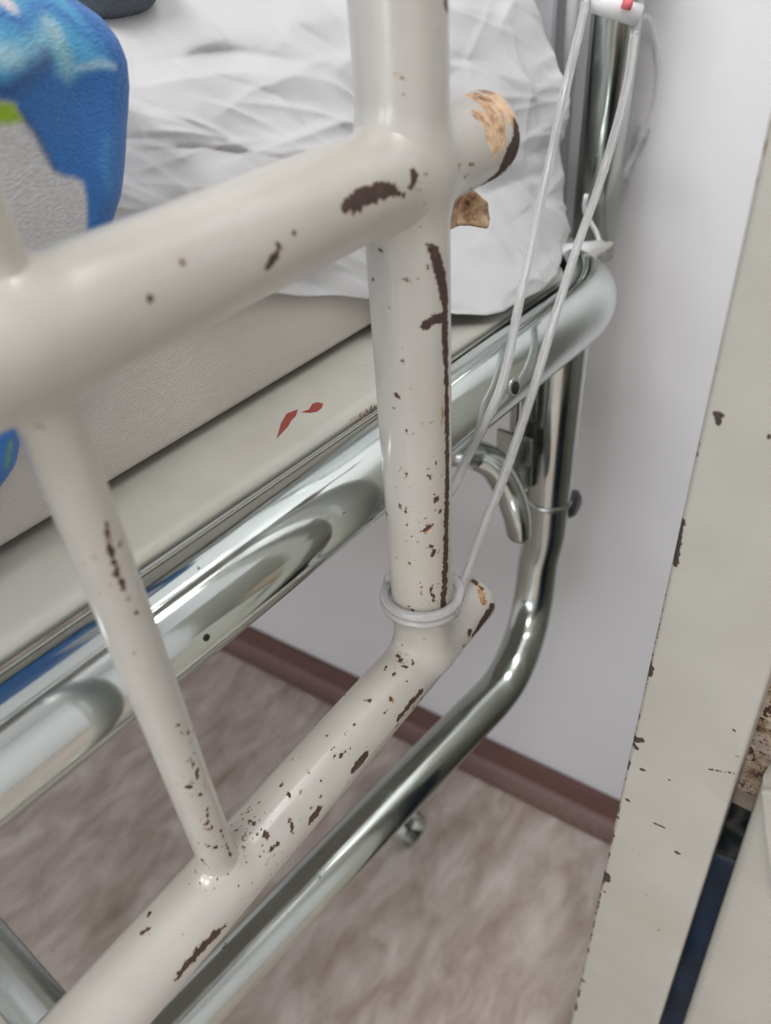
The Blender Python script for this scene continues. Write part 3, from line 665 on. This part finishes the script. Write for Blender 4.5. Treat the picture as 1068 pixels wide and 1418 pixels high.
strk([(-60, 45, 16), (-10, 62, 15), (30, 84, 10), (55, 72, 12), (95, 45, 12)], (150, 208, 232), .004)
strk([(92, 48, 12), (100, 75, 14), (106, 100, 7)], (152, 203, 208), .004)
strk([(10, 80, 10), (30, 80, 8)], (185, 226, 240), .004)
strk([(96, 45, 3), (88, 32, 3)], (190, 222, 238), .004)
strk([(-10, 5, 10), (22, 20, 13), (45, 30, 12), (62, 22, 6)], (60, 128, 200), .003)
strk([(75, 10, 10), (100, 10, 9), (122, 28, 6), (142, 50, 7), (158, 72, 4)], (58, 124, 196), .003)
strk([(118, 95, 2), (140, 93, 3.5), (158, 88, 4), (172, 90, 3)], (196, 224, 238), .0015)
strk([(32, -8, 18), (38, 4, 13)], (226, 222, 232), .0015)
strk([(-20, 130, 16), (20, 128, 10), (48, 104, 9), (75, 82, 8)], (42, 84, 138), .004)
lay([(-60, 145), (0, 142), (25, 145), (34, 160), (50, 180), (70, 213), (85, 238), (98, 245), (112, 247), (122, 256), (126, 282), (130, 330), (110, 380), (60, 480), (20, 560), (-60, 600)], (214, 214, 214), .0012)
strk([(36, 158, 3), (52, 182, 3), (70, 212, 3), (85, 236, 3)], (34, 74, 120), .002)
lay([(-60, 142), (0, 143), (26, 145), (38, 167), (0, 170), (-60, 172)], (158, 192, 36), .0012)
strk([(160, 195, 2), (150, 225, 5), (158, 262, 2)], (70, 150, 205), .004)
strk([(18, 615, 3), (12, 645, 3)], (120, 170, 70), .002)
to = tag(mk('towel', V, Fc, 'towel', attrs={'print': col}), 'fluffy blue, aqua and pale grey printed towel draped over the bed edge at left', 'towel')
sm = to.modifiers.new('thick', 'SOLIDIFY'); sm.thickness = 0.012; sm.offset = -1
# dark grey cushion behind the towel
V = []; Fc = []; cc = ax(108, -36, -0.41); nn_ = 32
for i in range(17):
    th = math.pi * i / 16
    for j in range(nn_):
        ph = 2 * math.pi * j / nn_; s = lambda a, e: math.copysign(abs(a) ** e, a)
        V.append(cc + np.array([0.045 * s(math.sin(th), .7) * s(math.cos(ph), .6), 0.030 * s(math.sin(th), .7) * s(math.sin(ph), .6), 0.022 * s(math.cos(th), 1.0)]) )
for i in range(16):
    for j in range(nn_): Fc.append((i * nn_ + j, (i + 1) * nn_ + j, (i + 1) * nn_ + (j + 1) % nn_, i * nn_ + (j + 1) % nn_))
tag(mk('cushion', V, Fc, 'greyfabric'), 'dark grey cushion peeking out behind the blue towel on the white sheet', 'cushion')
# ------------------------------------------------------------------ CLEAR TUBING tied round the post
def onray(u, v, d):
    p = hitcyl(u, v, A0, BD, RB); q = p - A0; q = np.linalg.norm(q - q.dot(BD) * BD)
    dr_ = np.linalg.norm(p)
    return ray(u, v) * (min(d, dr_ - 0.006) if q < RB * 1.01 and p[1] < 0.56 else d)
loops = []
RTb = 0.0022
def ring(zc, tilt, a0, a1, r, n=20):
    out = []
    for i in range(n + 1):
        a = a0 + (a1 - a0) * i / n; x, y = r * math.cos(a), r * math.sin(a)
        out.append((XF + x, YP + y, zc + tilt * (x * 0.5 - y)))
    return out
zl = hitcyl(580, 862, *tubes['post'])[2]
ru = RT + RTb * 1.45 + 0.0006
# the camera looks along (-x, +y): the near side of the post is at angle ~ -50 deg
far1 = [onray(880, 42, 0.625), onray(866, 130, 0.615), onray(832, 250, 0.60), onray(800, 340, 0.565), onray(765, 450, 0.532), onray(750, 502, 0.517), onray(737, 545, 0.506), onray(700, 655, 0.488), onray(672, 725, 0.478), onray(648, 790, 0.466), onray(636, 822, 0.453)]
far2 = [onray(812, 0, 0.62), onray(800, 55, 0.60), onray(784, 120, 0.585), onray(760, 230, 0.57), onray(738, 330, 0.55), onray(717, 430, 0.52), onray(700, 515, 0.503), onray(680, 570, 0.492), onray(650, 628, 0.482), onray(632, 665, 0.474)]
R1 = ring(zl + 0.001, 0.10, math.radians(5), math.radians(-175), ru, 26)
R2 = ring(zl + 0.008, 0.25, math.radians(-175), math.radians(-350), ru, 26)
R3 = ring(zl + 0.006, 0.10, math.radians(-350), math.radians(-540), ru, 26)
path1 = catmull(far1 + R1, 0.004)
P2 = far2 + [np.array([XF - 0.004, YP + ru + .002, zl + 0.045]), np.array([XF - 0.012, YP + ru + .001, zl + 0.022])]
P2 += ring(zl + 0.0065, -0.15, math.radians(120), math.radians(190), ru, 8)[0:]
R3b = ring(zl + 0.0055, 0.10, math.radians(-170), math.radians(10), ru, 26)
path2 = catmull([np.array(p) for p in P2 + R3b + ring(zl + .007, 0.1, math.radians(20), math.radians(110), ru, 10)], 0.004)
tub = thing('plastic_tubing', tuple(np.array([XF, YP, zl])), 'clear plastic tubing looped and tied around the chipped upright post', 'tubing')
for pth in (path1, path2):
    Vo, Fo = tubegeo(pth, RTb * 1.35, 32, caps=False); Vi, Fi = tubegeo(pth, RTb * 0.8, 32, caps=False)
    V = np.vstack([Vo, Vi]); Fc = Fo + [tuple(len(Vo) + q for q in f[::-1]) for f in Fi]
    for base in (0, len(Vo) - 32):
        for k in range(32):
            q = (base + k, base + (k + 1) % 32, len(Vo) + base + (k + 1) % 32, len(Vo) + base + k); Fc.append(q[::-1] if base else q)
    to_ = mk('tube_strand', V, Fc, 'tubing', tub)
    # rear half of the doubled line: a thinner twin lies against each strand
off = np.array([0.0030, 0.0006, 0.001])
# plastic bracket at the top holding the strands
bt = thing('hose_clamp', tuple(onray(848, 12, 0.72)), 'translucent white plastic clip with red mark holding the tubing at the chrome post', 'clip')
a_, b_ = onray(806, -2, 0.625), onray(886, 22, 0.63)
V, Fc = tubegeo([a_, a_ + (b_ - a_) * .5, b_], 0.0075, 20, rad=[.0058, .0065, .0065]); mk('clip_body', V, Fc, 'whiteplastic', bt)
mid = onray(863, 3, 0.617); V, Fc = tubegeo([mid, mid + nrm(b_ - a_) * .006], 0.0035, 14); mk('red_tab', V, Fc, 'redmark', bt)
V, Fc = tubegeo([onray(850, 8, 0.63), onray(850, 8, 0.685)], 0.004, 14); mk('clip_stem', V, Fc, 'whiteplastic', bt)
st_ = thing('cable_strap', tuple(onray(805, 346, 0.69)), 'white plastic strap around the chrome bed end above the rail corner', 'strap')
a_, b_ = onray(768, 351, 0.668), onray(832, 344, 0.70)
V, Fc = tubegeo([a_, b_], 0.0068, 20); mk('strap_band', V, Fc, 'whiteplastic', st_)
V, Fc = tubegeo(catmull([b_, onray(826, 322, .70), onray(810, 292, .69), onray(812, 270, .68)], .004), 0.002, 12); mk('strap_tail', V, Fc, 'whiteplastic', st_)
# thin tubing hanging against the wall with two fittings
wt = thing('infusion_line', tuple(onray(900, 170, 0.74)), 'faint clear infusion line with two small fittings hanging before the white wall', 'tubing')
V, Fc = tubegeo(catmull([onray(884, 22, .72), onray(900, 30, .73), onray(911, 80, .74), onray(910, 120, .745), onray(900, 165, .75), onray(888, 190, .75), onray(874, 222, .75), onray(860, 246, .75)], .004), 0.0026, 12); mk('line', V, Fc, 'faint', wt)
for (u, v, u2, v2) in ((892, 176, 884, 196), (866, 232, 856, 256)):
    V, Fc = tubegeo([onray(u, v, .748), onray(u2, v2, .748)], 0.0058, 16); mk('fitting', V, Fc, 'tubing', wt)
# ------------------------------------------------------------------ OLD CABINET AT RIGHT
YC = 0.28
cab = thing('bedside_cabinet', (0.15, YC, FLOOR), 'cream metal bedside cabinet with chipped upright edge at the right', 'cabinet')
xl = float(np.mean([ay(1068, 130, YC)[0], ay(901, 900, YC)[0]])); xl_b = ay(790, 1418, YC)[0]
rt = ay(1067, 933, YC); rb = ay(912, 1418, YC)
def lx(z): return xl + (xl_b - xl) * (z - -0.1) / (-0.81 + 0.1)
def rx(z): return rt[0] + (rb[0] - rt[0]) * (z - rt[2]) / (rb[2] - rt[2])
zs = np.concatenate([np.linspace(0.12, -0.04, 20)[:-1], np.linspace(-0.04, -0.82, 1100), np.linspace(-.82, -1.18, 30)[1:]]); cols = np.concatenate([np.linspace(0, 0.1, 16), np.linspace(0.12, 1, 24)])
V = []
rc = 0.0022
for z in zs:
    a, b = lx(z), rx(z)
    V.append((a, YC + 0.022, z)); V.append((a, YC + rc, z)); V.append((a + rc * .3, YC + rc * .3, z))
    for q in cols: V.append((a + rc + (b - a - 2 * rc) * q, YC, z))
    V.append((b - rc * .3, YC + rc * .3, z)); V.append((b, YC + rc, z)); V.append((b, YC + 0.022, z))
V = np.array(V); k = len(cols) + 6
Fc = [(i * k + j, i * k + j + 1, (i + 1) * k + j + 1, (i + 1) * k + j) for i in range(len(zs) - 1) for j in range(k - 1)]
Fc += [((i + 1) * k, (i + 1) * k + k - 1, i * k + k - 1, i * k) for i in range(len(zs) - 1)]
Fc += [tuple(range(k)), tuple((len(zs) - 1) * k + j for j in range(k - 1, -1, -1))]
def pys(lst, y=YC): return [[(ay(u, v, y), rp * np.dot(ay(u, v, y), RW @ np.array([0, 0, -1.0])) / F) for u, v, rp in s] for s in lst]
ed = [[(1053, 203, 6)], [(1056, 196, 4), (1052, 212, 3)], [(1043, 248, 4), (1042, 256, 3)], [(992, 470, 2), (986, 500, 2.2), (979, 545, 1.5)], [(985, 510, 3)], [(989, 573, 3), (997, 575, 3)], [(993, 578, 3), (994, 586, 3)], [(963, 613, 3), (961, 630, 3)], [(943, 722, 4), (938, 745, 4), (935, 780, 2)], [(938, 752, 4), (931, 780, 2.5), (933, 782, 3)], [(924, 800, 1.5), (901, 900, 2), (893, 940, 2)],
      [(900, 925, 4), (898, 935, 3)], [(890, 952, 3)], [(882, 990, 3)], [(876, 1024, 5), (888, 1025, 3)], [(876, 1030, 3), (880, 1036, 2.5)], [(868, 1055, 3), (866, 1065, 3)], [(862, 1078, 3)], [(868, 1108, 2.5)], [(856, 1095, 2), (853, 1125, 3)], [(853, 1132, 3)], [(846, 1150, 2.5), (843, 1165, 3)], [(838, 1175, 3)], [(834, 1208, 4), (838, 1218, 5), (841, 1212, 3)], [(829, 1230, 3)], [(836, 1235, 1.5)], [(814, 1288, 2), (811, 1300, 3)], [(803, 1355, 2), (806, 1358, 3)], [(798, 1377, 3)],
      [(937, 1181, 3)], [(903, 1139, .6), (919, 1146, .7)], [(980, 1065, .5), (1015, 1071, .6)], [(886, 1065, 1.2), (892, 1067, 1)], [(911, 1288, 1.2)], [(893, 1240, 1)], [(1065, 605, 2)], [(1014, 1010, 1), (1016, 1013, 1)], [(1020, 1047, 1.6)], [(926, 1080, 1)], [(883, 1182, 1)]]
rngc = random.Random(5)
for i in range(55):
    v = rngc.uniform(820, 1400); u = 901 + (v - 900) * -0.2145 + rngc.uniform(-1, 1.5); ed.append([(u, v, rngc.uniform(0.6, 2.4)), (u - 1.5, v + rngc.uniform(2, 9), rngc.uniform(0.6, 1.6))])
tn = [[(1016, 1102, 3), (1010, 1120, 2), (1003, 1150, 2)], [(1010, 535, 3)], [(940, 1320, 1)]]
br = mk('front_upright', V, Fc, 'cabinet', cab, attrs={'chip': sdist(V, pys([[(u + 1.5, v, q) for u, v, q in st] for st in ed])) + 0.15, 'tan': sdist(V, pys(tn)) - .6, 'wear': np.zeros(len(V))}); br['label'] = 'flat cream upright with chipped left edge'
# peeling ledge
YD = 0.30
V = []; 
lw0 = ay(1030, 900, 0.335); 
gx = np.linspace(ay(1035, 1000, .335)[0] - 0.01, 0.20, 90); gz = np.linspace(ay(1045, 1072, .335)[2] - 0.004, ay(1045, 880, .335)[2] + .02, 80)
for z in gz:
    for x in gx:
        h = noise.noise(Vector((x * 90, z * 120, 2))) * .003 + noise.noise(Vector((x * 260, z * 300, 2))) * .0012
        V.append((x, 0.335 - 0.012 * (gz[-1] - z) / (gz[-1] - gz[0]) - abs(h), z))
V = np.array(V); k = len(gx)
Fc = [(i * k + j, i * k + j + 1, (i + 1) * k + j + 1, (i + 1) * k + j) for i in range(len(gz) - 1) for j in range(k - 1)]
tanv = np.array([noise.noise(Vector((v[0] * 60, v[2] * 60, 7))) * 6 + 1.5 for v in V]); chv = np.array([noise.noise(Vector((v[0] * 130, v[2] * 130, 1))) * 5 - 2.2 for v in V])
lo = mk('peeling_ledge', V, Fc, 'ledge', cab, attrs={'tan': tanv, 'chip': chv, 'wear': np.full(len(V), .06)}); lo['label'] = 'brown and tan peeling ledge'
sm = lo.modifiers.new('thick', 'SOLIDIFY'); sm.thickness = 0.012; sm.offset = -1
zl0 = gz[0]
box('frame_strip', (0.06, 0.338, ay(1030, 1095, .335)[2] + .003), (0.22, 0.012, 0.032), 'ledge', cab, bev=.001)
box('rust_strip', (0.118 , 0.318, ay(1064, 1072, .318)[2]), (0.20, 0.012, 0.007), 'brown', cab, bev=.001)
# blue bag inside
bagv = []; nb = 40; Fc = []
za, zb = ay(1000, 1195, .335)[2], -1.15
for i in range(nb + 1):
    for j in range(25):
        z = za + (zb - za) * i / nb; x = -0.05 + 0.35 * j / 24
        bagv.append((x, 0.350 + 0.005 * noise.noise(Vector((x * 30, z * 18, 4))) - 0.012 * math.sin(math.pi * i / nb) ** .3, z))
for i in range(nb):
    for j in range(24): Fc.append((i * 25 + j, i * 25 + j + 1, (i + 1) * 25 + j + 1, (i + 1) * 25 + j))
bo = tag(mk('bag', bagv, Fc, 'bluebag'), 'navy blue plastic bag inside the cream cabinet, seen through the narrow gap', 'bag'); sm = bo.modifiers.new('thick', 'SOLIDIFY'); sm.thickness = 0.03; sm.offset = 1
bagv = []; Fc = []
for i in range(21):
    for j in range(25):
        z = ay(1015, 1108, .335)[2] * (1 - i / 20) + (za - 0.03) * i / 20; x = -0.05 + 0.35 * j / 24
        bagv.append((x, 0.347 + 0.010 * noise.noise(Vector((x * 60, z * 60, 9))), z))
for i in range(20):
    for j in range(24): Fc.append((i * 25 + j, i * 25 + j + 1, (i + 1) * 25 + j + 1, (i + 1) * 25 + j))
bo = tag(mk('black_gap_sheet', bagv, Fc, 'blacksheet'), 'crinkled black sheet above the navy bag in the cabinet gap', 'bag'); sm = bo.modifiers.new('thick', 'SOLIDIFY'); sm.thickness = 0.004; sm.offset = 1  # uneven black sheet across the gap, between ledge and bag
# second door panel
YP2 = 0.285
p1 = ay(1053, 1084, YP2); p2 = ay(945, 1418, YP2); sl = (p2[0] - p1[0]) / (p2[2] - p1[2])
V = []; zs2 = np.linspace(p1[2], -1.16, 200); xs2 = np.linspace(0, 1, 40)
for z in zs2:
    xl_ = p1[0] + sl * (z - p1[2]); 
    V.append((xl_ + .002, YP2 + 0.02, z)); V.append((xl_, YP2 + .006, z)); V.append((xl_ + .0015, YP2 + 0.0015, z))
    for q in xs2: V.append((xl_ + 0.006 + 0.26 * q, YP2 - 0.004 * (1 - math.exp(-q * 14)), z))
V = np.array(V); k = 43
Fc = [(i * k + j, i * k + j + 1, (i + 1) * k + j + 1, (i + 1) * k + j) for i in range(len(zs2) - 1) for j in range(k - 1)]
dp = mk('door_panel', V, Fc, 'cabinet', cab, attrs={'chip': sdist(V, pys([[(1064, 1093, 1.5)]], YP2)), 'tan': np.full(len(V), -20.), 'wear': np.zeros(len(V))}); sm = dp.modifiers.new('thick', 'SOLIDIFY'); sm.thickness = 0.010; sm.offset = 1
dp['label'] = 'pale glossy cream door panel'
yf = YP2 - 0.0055
prism('raised_edge', [ay(1056, 1089, yf), ay(1140, 1098, yf), ay(1170, 1330, yf), ay(1073, 1235, yf), ay(1063, 1160, yf)], (0, -1, 0), 0.004, 'cabinet', cab, bev=.0012)
box('cabinet_back', (0.14, 0.60, -0.55), (0.40, 0.012, 1.28), 'cabinet', cab)
box('cabinet_side', (0.335, 0.45, -0.55), (0.012, 0.30, 1.28), 'cabinet', cab)
# ------------------------------------------------------------------ lamps
cl = thing('ceiling_lamp', (-0.1 / S, -0.75 / S, ZT - .04), 'long white ceiling lamp', 'lamp')
box('housing', (-0.1 / S, -0.75 / S, ZT - 0.025), (1.45, 0.36, 0.05), 'whiteplastic', cl, bev=.004)
box('diffuser', (-0.1 / S, -0.75 / S, ZT - 0.056), (1.40, 0.32, 0.012), 'lamp', cl)
wl = thing('wall_lamp', (0.14, 0.62, 0.92), 'white bed lamp on the far wall', 'lamp')
box('housing', (0.14, 0.61, 0.94), (0.8, 0.15, 0.07), 'whiteplastic', wl, bev=.004)
box('diffuser', (0.14, 0.60, 0.90), (0.74, 0.11, 0.01), 'lamp', wl)
cu = []; Fc = []
for i in range(60):
    x = wx0 - 0.45 + 0.6 * i / 59
    for z in (wz0 - 0.5, wz1 + 0.15): cu.append((x, YB + 0.08 + 0.03 * math.sin(i * 0.8), z))
for i in range(59): Fc.append((2 * i, 2 * i + 2, 2 * i + 3, 2 * i + 1))
cu_ = tag(mk('reflected_blue_cloth', cu, Fc, 'reflected_blue_cloth'), 'added blue cloth behind the viewer, giving the chrome its blue reflection', 'reflected_blue_cloth'); sm = cu_.modifiers.new('thick', 'SOLIDIFY'); sm.thickness = 0.004  # unseen blue cloth, added so the chrome has something blue to reflect
